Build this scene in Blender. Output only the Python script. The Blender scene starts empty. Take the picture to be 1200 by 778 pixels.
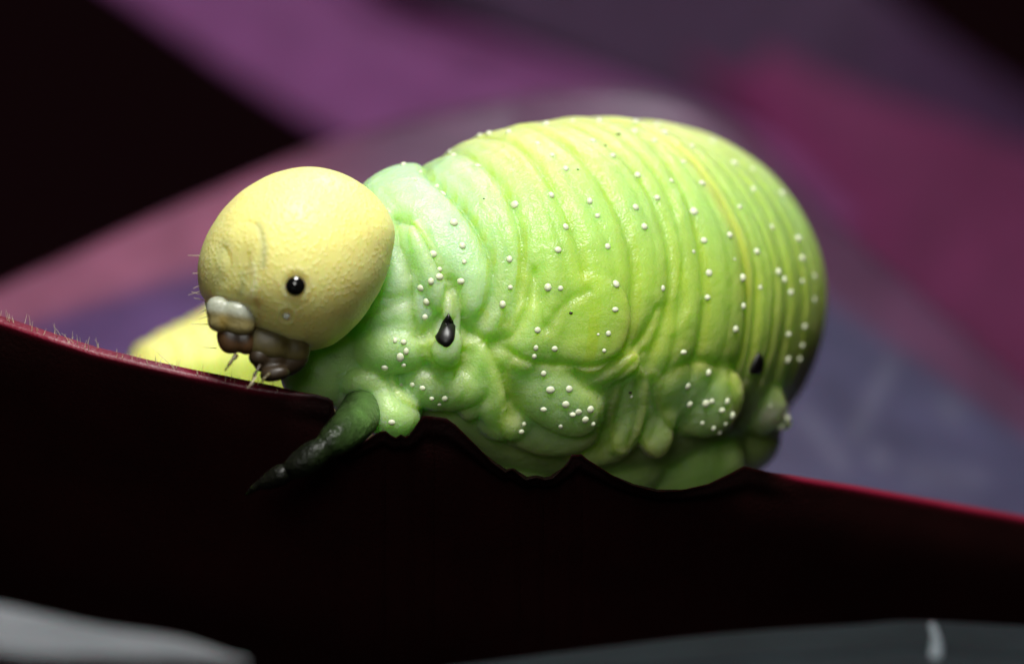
import bpy, math, random
import numpy as np
from mathutils import Vector
from mathutils.bvhtree import BVHTree

# ---------------------------------------------------------------- camera, light
U = 0.001                 # everything is measured in millimetres, stored in metres
D = 110.0                 # camera to the y = 0 plane, mm
K = 40.0                  # photograph pixels per mm on that plane
random.seed(7); rng = np.random.default_rng(7)
sc = bpy.context.scene
C = sc.collection
cam_d = bpy.data.cameras.new('camera'); cam = bpy.data.objects.new('camera', cam_d); C.objects.link(cam)
cam.location = (0, -D * U, 0); cam.rotation_euler = (math.radians(90), 0, 0)
cam_d.sensor_width = 36; cam_d.lens = 36 * D / (1200 / K)
cam_d.clip_start = 0.005; cam_d.clip_end = 10
cam_d.dof.use_dof = True; cam_d.dof.focus_distance = (D - 4.0) * U; cam_d.dof.aperture_fstop = 46
sc.camera = cam
world = bpy.data.worlds.new('World'); sc.world = world; world.use_nodes = True
bg = world.node_tree.nodes['Background']; bg.inputs[0].default_value = (1.0, 0.32, 0.42, 1); bg.inputs[1].default_value = 0.004

def area(name, loc, target, size, power, col=(1, 1, 1)):
    l = bpy.data.lights.new(name, 'AREA'); l.shape = 'DISK'; l.size = size * U; l.energy = power; l.color = col
    o = bpy.data.objects.new(name, l); C.objects.link(o)
    o.location = Vector(loc) * U
    o.rotation_euler = (Vector(target) - Vector(loc)).to_track_quat('-Z', 'Y').to_euler()
    return o
area('flash_lamp', (4, -58, 83), (0, 0, 0), 36, 0.156, (1, 0.985, 0.95))
area('added_fill_light', (-14, -100, 22), (0, 0, 0), 30, 0.018, (1, 1, 0.95))  # added weak fill to lift the shaded parts, no real source
area('added_background_light', (20, 55, 110), (5, 95, 5), 24, 0.062, (0.92, 0.9, 1))  # added light to brighten the leaves behind, no real source
sc.view_settings.view_transform = 'Standard'; sc.view_settings.look = 'None'
sc.view_settings.exposure = 0; sc.view_settings.gamma = 1

# ---------------------------------------------------------------- helpers
def W(px, py, y):
    """photograph pixel at depth y (mm) -> point in mm"""
    k = (D + y) / D / K
    return np.array([(px - 600) * k, y, (389 - py) * k])
def PX(P):
    k = D * K / (D + P[..., 1])
    return 600 + P[..., 0] * k, 389 - P[..., 2] * k
def crom(pts, n, closed=False):
    pts = np.asarray(pts, float); m = len(pts)
    t = np.linspace(0, m - 1, n); i = np.clip(t.astype(int), 0, m - 2); f = (t - i)[:, None]
    g = lambda j: pts[np.clip(j, 0, m - 1)]
    p0, p1, p2, p3 = g(i - 1), g(i), g(i + 1), g(i + 2)
    p0 = np.where((i == 0)[:, None], 2 * p1 - p2, p0); p3 = np.where((i == m - 2)[:, None], 2 * p2 - p1, p3)
    return .5 * (2 * p1 + (p2 - p0) * f + (2 * p0 - 5 * p1 + 4 * p2 - p3) * f ** 2 + (3 * p1 - p0 - 3 * p2 + p3) * f ** 3)
def lin(pts, n):
    pts = np.asarray(pts, float); d = np.r_[0, np.cumsum(np.linalg.norm(np.diff(pts, axis=0), axis=1))]
    t = np.linspace(0, d[-1], n); return np.stack([np.interp(t, d, pts[:, k]) for k in range(pts.shape[1])], 1)
def sstep(a, b, x):
    t = np.clip((x - a) / (b - a), 0, 1); return t * t * (3 - 2 * t)
def grid_faces(nu, nv, wrap_v=False, base=0):
    i = np.arange(nu - 1)[:, None]; j = np.arange(nv if wrap_v else nv - 1)[None, :]
    j2 = (j + 1) % nv
    f = np.stack([i * nv + j, (i + 1) * nv + j, (i + 1) * nv + j2, i * nv + j2], -1)
    return f.reshape(-1, 4) + base
def mesh(name, v, faces, scale=U, smooth=True):
    v = np.asarray(v, np.float64) * scale
    me = bpy.data.meshes.new(name)
    me.vertices.add(len(v)); me.vertices.foreach_set('co', v.astype(np.float32).ravel())
    loops = []; starts = []; tot = 0
    for f in (faces if isinstance(faces, list) else [faces]):
        f = np.asarray(f); k = f.shape[1]
        loops.append(f.ravel()); starts.append(tot + np.arange(len(f)) * k); tot += f.size
    loops = np.concatenate(loops).astype(np.int32); starts = np.concatenate(starts).astype(np.int32)
    me.loops.add(len(loops)); me.loops.foreach_set('vertex_index', loops)
    me.polygons.add(len(starts)); me.polygons.foreach_set('loop_start', starts)
    me.update(calc_edges=True); me.validate()
    if smooth: me.polygons.foreach_set('use_smooth', np.ones(len(me.polygons), bool))
    return me
WLOC = {}
def link(name, me, mat=None, parent=None, loc=(0, 0, 0), rot=None, scale=None):
    """loc is the world position in mm"""
    o = bpy.data.objects.new(name, me); C.objects.link(o)
    loc = np.asarray(loc, float)
    if parent is not None:
        o.parent = parent; off = loc - WLOC[parent.name]
    else: off = loc
    o.location = off * U
    if rot is not None: o.rotation_euler = rot
    if scale is not None: o.scale = scale
    WLOC[o.name] = loc
    if mat and me is not None and not me.materials: me.materials.append(mat)
    return o
def tag(o, label=None, cat=None, group=None, kind=None):
    if label: o['label'] = label
    if cat: o['category'] = cat
    if group: o['group'] = group
    if kind: o['kind'] = kind
    return o
def set_col(me, name, col):
    a = me.attributes.new(name, 'FLOAT_COLOR', 'POINT')
    c = np.ones((len(me.vertices), 4), np.float32); c[:, :col.shape[1]] = col
    a.data.foreach_set('color', c.ravel())
def tube(path, radii, nv=16, cap=True, flat=1.0):
    path = np.asarray(path, float); n = len(path); radii = np.asarray(radii, float)
    T = np.gradient(path, axis=0); T /= np.linalg.norm(T, axis=1)[:, None]
    up = np.array([0, 0, 1.]) if abs(T[:, 2]).max() < .95 else np.array([0, 1., 0])
    A = np.cross(T, up); A /= np.linalg.norm(A, axis=1)[:, None]; B = np.cross(A, T)
    th = np.linspace(0, 2 * np.pi, nv, endpoint=False)
    v = path[:, None] + radii[:, None, None] * (A[:, None] * np.cos(th)[None, :, None] + flat * B[:, None] * np.sin(th)[None, :, None])
    v = v.reshape(-1, 3); f = grid_faces(n, nv, True); out = [f]
    if cap:
        a = len(v); v = np.r_[v, path[:1] - T[:1] * radii[0] * .6, path[-1:] + T[-1:] * radii[-1] * .6]
        j = np.arange(nv); j2 = (j + 1) % nv
        out.append(np.r_[np.stack([j, j2, np.full(nv, a)], 1)[:, [0, 1, 2]], np.stack([(n - 1) * nv + j2, (n - 1) * nv + j, np.full(nv, a + 1)], 1)])
    return v, out
def ellipsoid(nu=48, nv=64):
    ph = np.linspace(0, np.pi, nu + 2)[1:-1]; th = np.linspace(0, 2 * np.pi, nv, endpoint=False)
    v = np.stack([np.sin(ph)[:, None] * np.cos(th), np.sin(ph)[:, None] * np.sin(th), np.cos(ph)[:, None] + 0 * th], -1).reshape(-1, 3)
    f = grid_faces(nu, nv, True); a = len(v)
    v = np.r_[v, [[0, 0, 1], [0, 0, -1]]]; j = np.arange(nv); j2 = (j + 1) % nv
    t = np.r_[np.stack([j, j2, np.full(nv, a)], 1), np.stack([(nu - 1) * nv + j2, (nu - 1) * nv + j, np.full(nv, a + 1)], 1)]
    return v, [f, t]

# ---------------------------------------------------------------- materials
def new_mat(name):
    m = bpy.data.materials.new(name); m.use_nodes = True
    nt = m.node_tree; return m, nt, nt.nodes['Principled BSDF']
def N(nt, t, **kw):
    n = nt.nodes.new(t)
    for k, v in kw.items():
        if k in n.inputs: n.inputs[k].default_value = v
        else: setattr(n, k, v)
    return n
def coords(nt):
    tc = N(nt, 'ShaderNodeTexCoord'); mp = N(nt, 'ShaderNodeMapping'); mp.inputs['Scale'].default_value = (1 / U,) * 3
    nt.links.new(tc.outputs['Object'], mp.inputs['Vector']); return mp.outputs[0]
def bump(nt, b, height, dist, strength=1.0):
    n = N(nt, 'ShaderNodeBump'); n.inputs['Distance'].default_value = dist * U; n.inputs['Strength'].default_value = strength
    nt.links.new(height, n.inputs['Height']); nt.links.new(n.outputs[0], b.inputs['Normal']); return n
def skin_mat(name, attr=None, col=(.5, .5, .5), sss=1.0, radius=(.5, .6, .2), sc_mm=1.0, rough=.35, spec=.5, bumps=(), mottled=.12):
    m, nt, b = new_mat(name)
    v = coords(nt)
    n1 = N(nt, 'ShaderNodeTexNoise', Scale=1.6, Detail=4.0); nt.links.new(v, n1.inputs['Vector'])
    mix = N(nt, 'ShaderNodeMix', data_type='RGBA', blend_type='MULTIPLY'); mix.inputs[0].default_value = 1
    if attr:
        a = N(nt, 'ShaderNodeVertexColor', layer_name=attr); nt.links.new(a.outputs[0], mix.inputs[6])
    else: mix.inputs[6].default_value = (*col, 1)
    rp = N(nt, 'ShaderNodeMapRange'); rp.inputs[1].default_value = .3; rp.inputs[2].default_value = .7
    rp.inputs[3].default_value = 1 - mottled; rp.inputs[4].default_value = 1 + mottled
    nt.links.new(n1.outputs[0], rp.inputs[0]); nt.links.new(rp.outputs[0], mix.inputs[7])
    nt.links.new(mix.outputs[2], b.inputs['Base Color'])
    b.inputs['Subsurface Weight'].default_value = sss; b.inputs['Subsurface Radius'].default_value = radius
    b.inputs['Subsurface Scale'].default_value = sc_mm * U
    b.inputs['Roughness'].default_value = rough; b.inputs['Specular IOR Level'].default_value = spec
    h = None
    for kind, scale, amp in bumps:
        if kind == 'noise':
            t = N(nt, 'ShaderNodeTexNoise', Scale=scale, Detail=2.0); o = t.outputs[0]
        elif kind == 'pimple':
            t = N(nt, 'ShaderNodeTexVoronoi', feature='F1', Scale=scale)
            inv = N(nt, 'ShaderNodeMapRange', interpolation_type='SMOOTHSTEP'); inv.inputs[2].default_value = .62; inv.inputs[3].default_value = 1; inv.inputs[4].default_value = 0
            nt.links.new(t.outputs[0], inv.inputs[0]); o = inv.outputs[0]
        else:
            t = N(nt, 'ShaderNodeTexVoronoi', feature='SMOOTH_F1', Scale=scale); t.inputs['Smoothness'].default_value = .5
            inv = N(nt, 'ShaderNodeMath', operation='SUBTRACT'); inv.inputs[0].default_value = 1; nt.links.new(t.outputs[0], inv.inputs[1]); o = inv.outputs[0]
        nt.links.new(v, t.inputs['Vector'])
        mu = N(nt, 'ShaderNodeMath', operation='MULTIPLY'); mu.inputs[1].default_value = amp; nt.links.new(o, mu.inputs[0])
        if h is None: h = mu.outputs[0]
        else:
            ad = N(nt, 'ShaderNodeMath', operation='ADD'); nt.links.new(h, ad.inputs[0]); nt.links.new(mu.outputs[0], ad.inputs[1]); h = ad.outputs[0]
    if h is not None: bump(nt, b, h, 1.0)
    return m
def simple(name, col, rough=.4, spec=.5, sss=0, radius=(1, 1, 1), sc_mm=.2, trans=0, coat=0):
    m, nt, b = new_mat(name)
    v = coords(nt); n = N(nt, 'ShaderNodeTexNoise', Scale=6.0, Detail=3.0); nt.links.new(v, n.inputs['Vector'])
    rp = N(nt, 'ShaderNodeMix', data_type='RGBA'); rp.inputs[6].default_value = (*[c * .75 for c in col], 1); rp.inputs[7].default_value = (*[min(1, c * 1.2) for c in col], 1)
    nt.links.new(n.outputs[0], rp.inputs[0]); nt.links.new(rp.outputs[2], b.inputs['Base Color'])
    b.inputs['Roughness'].default_value = rough; b.inputs['Specular IOR Level'].default_value = spec
    b.inputs['Subsurface Weight'].default_value = sss; b.inputs['Subsurface Radius'].default_value = radius; b.inputs['Subsurface Scale'].default_value = sc_mm * U
    b.inputs['Transmission Weight'].default_value = trans; b.inputs['Coat Weight'].default_value = coat
    return m
M = {}
M['skin'] = skin_mat('larva_skin', 'tint', radius=(1.0, 1.5, .3), sc_mm=1.3, rough=.33, spec=.34, mottled=.07,
                     bumps=(('noise', 12, .020), ('voronoi', 16, .012), ('noise', 2.6, .07)))
M['head'] = skin_mat('head_capsule', 'tint', radius=(1, .75, .2), sc_mm=.8, sss=.9, rough=.43, spec=.45, mottled=.06,
                     bumps=(('pimple', 7.4, .021),))
M['wart'] = simple('wart_white', (.74, .79, .55), .35, .5, .6, (1, 1, .8), .12)
M['black'] = simple('black_cuticle', (.005, .004, .004), .38, .45)
M['eye'] = simple('eye_black', (.004, .004, .004), .06, .6, coat=.5)
M['pale'] = simple('pale_lip', (.55, .56, .44), .28, .6, .9, (1, .8, .5), .35)
M['amber'] = simple('amber_lip', (.40, .30, .10), .3, .6, .8, (1, .6, .2), .3)
M['brown'] = simple('brown_jaw', (.075, .036, .012), .36, .6, .5, (1, .5, .2), .2)
M['olive'] = simple('olive_mouth', (.085, .068, .02), .42, .5, .6, (1, .8, .2), .2)
M['dark'] = simple('dark_mouth', (.03, .019, .009), .42, .4)
M['hair'] = simple('pale_hair', (.7, .62, .4), .4, .5, trans=.3)
M['leg'] = skin_mat('leg_skin', 'tint', sss=.6, radius=(.6, .9, .3), sc_mm=.6, rough=.36, spec=.2, mottled=.4, bumps=(('noise', 7, .05),))

def leaf_mat(name, rough=.42, vein=.05, dust=.0, spec=.5):
    m, nt, b = new_mat(name)
    a = N(nt, 'ShaderNodeVertexColor', layer_name='tint'); v = coords(nt)
    n1 = N(nt, 'ShaderNodeTexNoise', Scale=.35, Detail=6.0); nt.links.new(v, n1.inputs['Vector'])
    rp = N(nt, 'ShaderNodeMapRange'); rp.inputs[1].default_value = .3; rp.inputs[2].default_value = .7; rp.inputs[3].default_value = .78; rp.inputs[4].default_value = 1.2
    nt.links.new(n1.outputs[0], rp.inputs[0])
    mix = N(nt, 'ShaderNodeMix', data_type='RGBA', blend_type='MULTIPLY'); mix.inputs[0].default_value = 1
    nt.links.new(a.outputs[0], mix.inputs[6]); nt.links.new(rp.outputs[0], mix.inputs[7])
    out = mix.outputs[2]
    if dust:
        n2 = N(nt, 'ShaderNodeTexNoise', Scale=.9, Detail=5.0); nt.links.new(v, n2.inputs['Vector'])
        r2 = N(nt, 'ShaderNodeMapRange'); r2.inputs[1].default_value = .62; r2.inputs[2].default_value = .75; r2.inputs[4].default_value = dust
        nt.links.new(n2.outputs[0], r2.inputs[0])
        m2 = N(nt, 'ShaderNodeMix', data_type='RGBA'); nt.links.new(r2.outputs[0], m2.inputs[0]); nt.links.new(out, m2.inputs[6]); m2.inputs[7].default_value = (.4, .4, .42, 1)
        out = m2.outputs[2]
    nt.links.new(out, b.inputs['Base Color'])
    b.inputs['Roughness'].default_value = rough
    sp_ = N(nt, 'ShaderNodeMath', operation='MULTIPLY'); sp_.inputs[1].default_value = spec; nt.links.new(a.outputs['Alpha'], sp_.inputs[0]); nt.links.new(sp_.outputs[0], b.inputs['Specular IOR Level'])
    b.inputs['Subsurface Weight'].default_value = .25; b.inputs['Subsurface Radius'].default_value = (1, .15, .25); b.inputs['Subsurface Scale'].default_value = .35 * U
    w = N(nt, 'ShaderNodeTexNoise', Scale=9.0, Detail=3.0); nt.links.new(v, w.inputs['Vector'])
    bump(nt, b, w.outputs[0], vein * .4)
    return m
M['leaf'] = leaf_mat('purple_leaf_skin')
M['bgleaf'] = leaf_mat('background_leaf_skin', rough=.6, spec=.15)
M['mattleaf'] = leaf_mat('matt_leaf_skin', rough=.9, spec=.1)

# ---------------------------------------------------------------- leaves (the setting of the close-up)
def loft(rails, nu, nv, linear0=False):
    """rails: list of (m,3) arrays sampled to nu; smooth across to nv"""
    R = np.stack(rails, 0)                     # k, nu, 3
    k = R.shape[0]; out = np.zeros((nu, nv, 3))
    flat = crom(R.reshape(k, -1), nv).reshape(nv, nu, 3)
    return np.transpose(flat, (1, 0, 2))
def sheet(name, G, thick, tint, mat, parent=None, loc=(0, 0, 0)):
    nu, nv, _ = G.shape
    du = np.gradient(G, axis=0); dv = np.gradient(G, axis=1); n = np.cross(du, dv); n /= np.linalg.norm(n, axis=2)[..., None] + 1e-12
    t = np.full((nu, nv), thick) if np.isscalar(thick) else thick
    a = (G + n * t[..., None] / 2).reshape(-1, 3); b = (G - n * t[..., None] / 2).reshape(-1, 3)
    m = nu * nv; f = grid_faces(nu, nv); F = [f[:, ::-1], f + m]
    idx = np.arange(m).reshape(nu, nv)
    ring = np.concatenate([idx[:, 0], idx[-1, 1:], idx[::-1, -1][1:], idx[0, ::-1][1:-1]])
    r2 = np.roll(ring, -1); F.append(np.stack([ring, r2, r2 + m, ring + m], 1))
    F = [np.concatenate(F)]
    loc = np.asarray(loc, float)
    me = mesh(name, np.r_[a, b] - loc, F); set_col(me, 'tint', np.r_[tint[0].reshape(-1, tint[0].shape[-1]), tint[1].reshape(-1, tint[1].shape[-1])])
    return link(name, me, mat, parent, loc)

# the leaf that carries the larva: near rim, near wall, keel, far wall, far rim
NEAR = [(-300, 318, -3.0), (-100, 352, -4.0), (0, 374, -4.6), (60, 394, -5.0), (112, 411, -5.2), (170, 425, -5.4), (225, 437, -5.5), (262, 444, -5.6), (300, 452, -5.6), (330, 457, -5.6),
        (352, 461, -5.6), (368, 462, -5.6), (384, 466, -5.6), (390, 470, -5.6), (391, 478, -5.6), (388, 486, -5.6)]
NEAR += [(396, 522, -5.5), (402, 536, -5.5), (420, 522, -5.5), (438, 510, -5.5), (444, 506, -5.5), (452, 505, -5.4), (458, 510, -5.4), (464, 513, -5.4), (470, 509, -5.4), (475, 512, -5.4), (479, 510, -5.4),
         (486, 501, -5.3), (492, 492, -5.3), (496, 487, -5.3), (507, 488, -5.2), (523, 490, -5.2), (534, 498, -5.2), (546, 510, -5.1), (560, 524, -5.0), (576, 541, -4.9), (592, 553, -4.9), (600, 549, -4.9), (608, 556, -4.8), (616, 562, -4.8),
         (628, 559, -4.8), (638, 562, -4.7), (648, 560, -4.7), (657, 551, -4.6), (665, 543, -4.6), (670, 533, -4.5), (681, 532, -4.4), (688, 538, -4.4), (699, 545, -4.3), (716, 556, -4.1), (740, 568, -3.9), (770, 576, -3.5),
         (800, 574, -3.1), (830, 567, -2.6), (853, 556, -2.2), (872, 546, -1.8), (905, 554, -1.0), (950, 562, 0.2), (1000, 570, 1.4), (1100, 588, 3.4), (1200, 606, 5.0), (1330, 632, 7.0)]
NU = 1500
xs = np.linspace(-300, 1330, NU)
na = np.array(NEAR); 
# order along x where the bite steps back on itself: walk along the outline instead
rim_px = lin(na, NU)
near = np.array([W(*p) for p in rim_px])
ux = rim_px[:, 0]
base_y = np.interp(ux, [-300, 0, 390, 905, 1330], [318, 374, 470, 554, 632])
def rail(fy, fd, blend):
    x = ux; return np.array([W(a, b, c) for a, b, c in zip(x, fy, fd)])
dn = rim_px[:, 2]
def smooth_u(a, w_=81):
    return np.convolve(np.r_[a[:1].repeat(w_ // 2), a, a[-1:].repeat(w_ // 2)], np.ones(w_) / w_, 'valid')
ux_rim = ux; ux = smooth_u(ux); base_y = smooth_u(base_y)
wall1 = rail(smooth_u(np.maximum(rim_px[:, 1] + 22, base_y + 62), 61), dn + 1.0, 0)
wall2 = rail(base_y + 150, dn + 3.2, 0)
wall3 = rail(base_y + 290, dn + 7.0, 0)
keel = rail(base_y + 380 - .05 * ux, dn + 13, 0)
far1 = rail(np.interp(ux, [-300, 400, 900, 1330], [620, 650, 690, 740]), np.interp(ux, [-300, 600, 1330], [16, 18, 22]), 0)
far2 = rail(np.interp(ux, [-300, 0, 400, 800, 1200, 1330], [520, 480, 430, 430, 600, 650]), np.interp(ux, [-300, 600, 1330], [27, 30, 32]), 0)
fr = crom([(-300, 450), (-100, 385), (0, 342), (240, 232), (450, 150), (700, 108), (860, 150), (980, 265), (1100, 368), (1200, 456), (1330, 560)], 400)
fr_y = np.interp(ux, fr[:, 0], fr[:, 1])
far3 = rail(fr_y, np.interp(ux, [-300, 600, 1330], [36, 40, 38]), 0)
rails = [near, wall1, wall2, wall3, keel, far1, far2, far3]
NV = 120
G = loft(rails, NU, NV)
vv = np.linspace(0, 1, NV)[None, :].repeat(NU, 0)
uu = ux[:, None].repeat(NV, 1)
inner = np.zeros((NU, NV, 3)); 
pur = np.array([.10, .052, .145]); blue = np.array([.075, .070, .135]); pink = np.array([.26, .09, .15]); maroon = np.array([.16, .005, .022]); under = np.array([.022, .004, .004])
w = sstep(500, 1000, uu)[..., None]
inner[:] = pur * (1 - w) + blue * w * .8  # bluish sheen of the flash painted into the right of the leaf
wk_ = (1 - sstep(.48, .66, vv))[..., None]; inner = inner * (1 - wk_) + np.array([.03, .010, .02]) * wk_  # inside of the fold darkened to cut light bounced onto the belly
wr = sstep(.93, .955, vv)[..., None]; pk = pink * (1 - sstep(250, 480, uu)[..., None]) + np.array([.09, .035, .075]) * sstep(250, 480, uu)[..., None]; inner = inner * (1 - wr) + pk * wr
outer = np.zeros_like(inner) + under
uncut = (1 - sstep(300, 385, uu)) + sstep(890, 940, uu)
wm = ((1 - sstep(.0, .022, vv)) * uncut)[..., None]  # red of light shining through the thin rim, painted as colour
inner = inner * (1 - wm) + maroon * wm; outer = outer * (1 - wm) + maroon * wm
cut = ((1 - sstep(.05, .09, vv)) * (1 - np.clip(uncut, 0, 1)))[..., None]; inner = inner * (1 - cut) + np.array([.004, .0015, .0015]) * cut; outer = outer * (1 - cut) + np.array([.004, .0015, .0015]) * cut
gu, gv = PX(G)
for x0, y0, x1, y1, w0, a0 in ((1000, 512, 1042, 428, 9, .26), (942, 492, 985, 548, 11, .22), (1108, 478, 1116, 486, 13, .22), (1024, 538, 1032, 544, 10, .3), (1070, 560, 1140, 566, 16, .15)):
    tt = np.clip(((gu - x0) * (x1 - x0) + (gv - y0) * (y1 - y0)) / ((x1 - x0) ** 2 + (y1 - y0) ** 2), 0, 1)
    st = (np.exp(-(np.hypot(gu - x0 - tt * (x1 - x0), gv - y0 - tt * (y1 - y0)) / w0) ** 2) * a0 * (vv > .6))[..., None]; inner = inner * (1 - st) + np.array([.2, .2, .25]) * st
base = W(600, 800, 6)
leaf = tag(link('purple_leaf', None, loc=base), 'large folded dark purple leaf with bitten edge that the green larva clings to', 'leaf')
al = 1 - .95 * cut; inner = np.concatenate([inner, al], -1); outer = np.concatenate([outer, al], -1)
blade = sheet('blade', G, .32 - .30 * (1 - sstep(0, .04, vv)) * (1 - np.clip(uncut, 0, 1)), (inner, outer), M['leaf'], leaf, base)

def leaf3(name, a, m, b, col, label, nu=160, nv=24, thick=.5, mat='bgleaf', edge=None, cat='leaf', group=None):
    A = np.array([W(*p) for p in crom(a, nu)]); Mi = np.array([W(*p) for p in crom(m, nu)]); B = np.array([W(*p) for p in crom(b, nu)])
    g = loft([A, Mi, B], nu, nv)
    v = np.linspace(0, 1, nv)[None, :].repeat(nu, 0); t = np.zeros((nu, nv, 3)) + np.array(col)
    if edge is not None:
        e = (1 - sstep(0, .1, v) + sstep(.9, 1, v))[..., None]; t = t * (1 - e) + np.array(edge) * e
    loc = g.reshape(-1, 3)[g.reshape(-1, 3)[:, 2].argmin()]
    o = tag(link(name, None, loc=loc), label, cat, group)
    sheet('blade', g, thick, (t, t), M[mat], o, loc)
    mid = tube(Mi + np.array([0, -.2, .02]), np.linspace(.22, .12, nu), 10)
    me = mesh('midrib', mid[0] - loc, mid[1]); set_col(me, 'tint', np.zeros((len(me.vertices), 3)) + np.array(col) * 1.15); link('midrib', me, M[mat], o, loc)
    return o
leaf3('purple_leaf', [(-40, -120, 107), (140, -5, 105), (270, 85, 103), (400, 168, 101), (560, 270, 99), (700, 380, 99)],
      [(180, -150, 110), (330, -20, 108), (480, 70, 106), (620, 130, 104), (780, 230, 102), (900, 330, 100)],
      [(330, -140, 109), (440, -5, 107), (600, 50, 105), (770, 112, 103), (900, 165, 101), (1000, 260, 101)], (.175, .05, .155),
      'mauve blurred leaf slanting behind the yellow head and the top of the larva')
leaf3('purple_leaf', [(400, -60, 137), (600, 40, 135), (760, 110, 133), (920, 170, 131), (1080, 260, 131)],
      [(560, -140, 138), (740, -30, 136), (880, 40, 134), (1000, 100, 132), (1200, 200, 130)],
      [(700, -200, 139), (900, -100, 137), (1020, -20, 135), (1120, 60, 135), (1300, 180, 135)], (.055, .024, .06),
      'dim grey purple leaf, darkest and farthest of the blurred leaves')
leaf3('purple_leaf', [(800, 70, 117), (900, 170, 115), (1000, 300, 113), (1130, 420, 111), (1260, 560, 109)],
      [(870, 90, 118), (980, 165, 116), (1100, 270, 114), (1230, 340, 112), (1340, 420, 110)],
      [(900, 60, 119), (1010, 110, 117), (1130, 150, 115), (1260, 200, 113), (1400, 260, 111)], (.14, .017, .075),
      'dull magenta blurred leaf rising behind the rear of the larva')
leaf3('pale_leaf', [(-160, 684, -23), (0, 712, -23), (110, 736, -22.5), (210, 751, -22), (285, 776, -22)],
      [(-160, 700, -26), (0, 738, -26), (110, 754, -25), (210, 764, -23.5), (287, 777, -22.2)],
      [(-160, 720, -27), (0, 764, -27), (110, 770, -26), (210, 774, -24), (289, 779, -22.4)], (.13, .14, .15),
      'narrow pale grey leaf tip below the dark wall of the bitten leaf', thick=.15)
rl = leaf3('grey_leaf', [(520, 786, -14), (700, 763, -14), (850, 746, -14), (1000, 736, -14), (1090, 732, -14), (1300, 744, -13)],
      [(500, 800, -17), (700, 790, -17), (850, 775, -17), (1000, 766, -17), (1090, 762, -17), (1320, 780, -16)],
      [(480, 830, -20), (700, 826, -20), (850, 820, -20), (1000, 810, -20), (1090, 806, -20), (1340, 820, -19)], (.008, .011, .013),
      'dark blue grey leaf with a pale streak below the dark leaf wall', thick=.2, mat='mattleaf')
p = np.array([W(1092, 733, -14.9), W(1096, 745, -15.6), W(1097, 760, -17.4), W(1093, 790, -18.2)]); t = tube(crom(p, 24), np.linspace(.10, .17, 24), 8)
me = mesh('pale_streak', t[0] - WLOC[rl.name], t[1]); set_col(me, 'tint', np.zeros((len(me.vertices), 3)) + np.array([.16, .19, .21]))
tag(link('pale_streak', me, M['bgleaf'], rl, WLOC[rl.name]), 'pale streak across the grey leaf')

# hairs standing along the intact rim of the leaf
hv, hf = [], []; cnt = 0
def add_hair(p, d, L, r, bend):
    global cnt
    k = 5; t = np.linspace(0, 1, k)[:, None]
    path = p + d * L * t + bend * L * t ** 2
    v, f = tube(path, np.linspace(r, r * .25, k), 4)
    hv.append(v); hf.append([q + cnt for q in f]); cnt += len(v)
top = near[(ux < 330)]
for i in range(110):
    q = rng.random() ** .8; x = -60 + 380 * q if i % 2 else rng.uniform(-100, 330)
    j = int(np.argmin(abs(rim_px[:NU // 2, 0] - x))); p = near[j] + np.array([0, rng.uniform(-.1, .3), rng.uniform(-.08, .02)])
    d = np.array([rng.normal(-.05, .25), rng.normal(.1, .3), 1.]); d /= np.linalg.norm(d)
    add_hair(p, d, rng.uniform(.10, .36) * (1.25 if x < 120 else 1), .010, rng.normal(0, .15, 3))
add_hair(W(205, 432, -5.4), np.array([-.75, .1, .65]), .95, .013, np.array([0, 0, .05]))
hv = np.concatenate(hv); F4 = np.concatenate([f[0] for f in hf]); F3 = np.concatenate([f[1] for f in hf])
tag(link('rim_hair', mesh('rim_hair', hv - base, [F4, F3]), M['hair'], leaf, base), kind='stuff')

# ---------------------------------------------------------------- the larva: body
# centre line (pixel, depth) and apparent radius, curled back behind itself
CL = [(398, 322, -0.8, 92), (440, 328, -0.8, 132), (480, 336, -0.6, 151), (540, 346, 0.0, 181), (620, 352, 1.2, 206), (695, 355, 3.2, 214), (745, 354, 6.0, 210), (762, 355, 10.0, 200),
      (735, 365, 16.0, 186), (650, 380, 19.5, 165), (500, 400, 20.2, 142), (340, 424, 18.0, 102), (235, 441, 15.5, 68), (170, 449, 14.2, 46), (140, 452, 13.8, 26)]
NS, NT = 1100, 480
cw = np.array([np.r_[W(a, b, c), d / K * (D + c) / D] for a, b, c, d in CL])
fine = crom(cw, 4000); arc = np.r_[0, np.cumsum(np.linalg.norm(np.diff(fine[:, :3], axis=0), axis=1))]
S = np.linspace(0, arc[-1], NS)
cl = np.stack([np.interp(S, arc, fine[:, k]) for k in range(4)], 1)
for _ in range(60):   # soften
    cl[1:-1] = (cl[:-2] + 2 * cl[1:-1] + cl[2:]) / 4
T = np.gradient(cl[:, :3], axis=0); T /= np.linalg.norm(T, axis=1)[:, None]
up = np.array([0, 0, 1.]); Bv = up - T * (T @ up)[:, None]; Bv /= np.linalg.norm(Bv, axis=1)[:, None]
Av = np.cross(T, Bv)           # towards the camera while the axis points right
TH = np.linspace(0, 2 * np.pi, NT, endpoint=False)          # 0 = back, pi/2 = near flank, pi = belly
nrm = Bv[:, None] * np.cos(TH)[None, :, None] + Av[:, None] * np.sin(TH)[None, :, None]
rad = cl[:, 3].copy()
endcap = np.sqrt(np.clip(1 - ((S - (S[-1] - 1.2)).clip(0) / 1.2) ** 2, 0, 1)); rad *= np.maximum(endcap, .04)
P0 = cl[:, None, :3] + nrm * rad[:, None, None]
view = P0 - np.array([0, -D, 0]); view /= np.linalg.norm(view, axis=2)[..., None]
facing = -(nrm * view).sum(2)
pu, pv = PX(P0)
sel = (facing > -.03) & (S[:, None] < S[np.argmax(cl[:, 1] > 13)])
si, ti = np.nonzero(sel); spu, spv = pu[sel], pv[sel]
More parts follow.
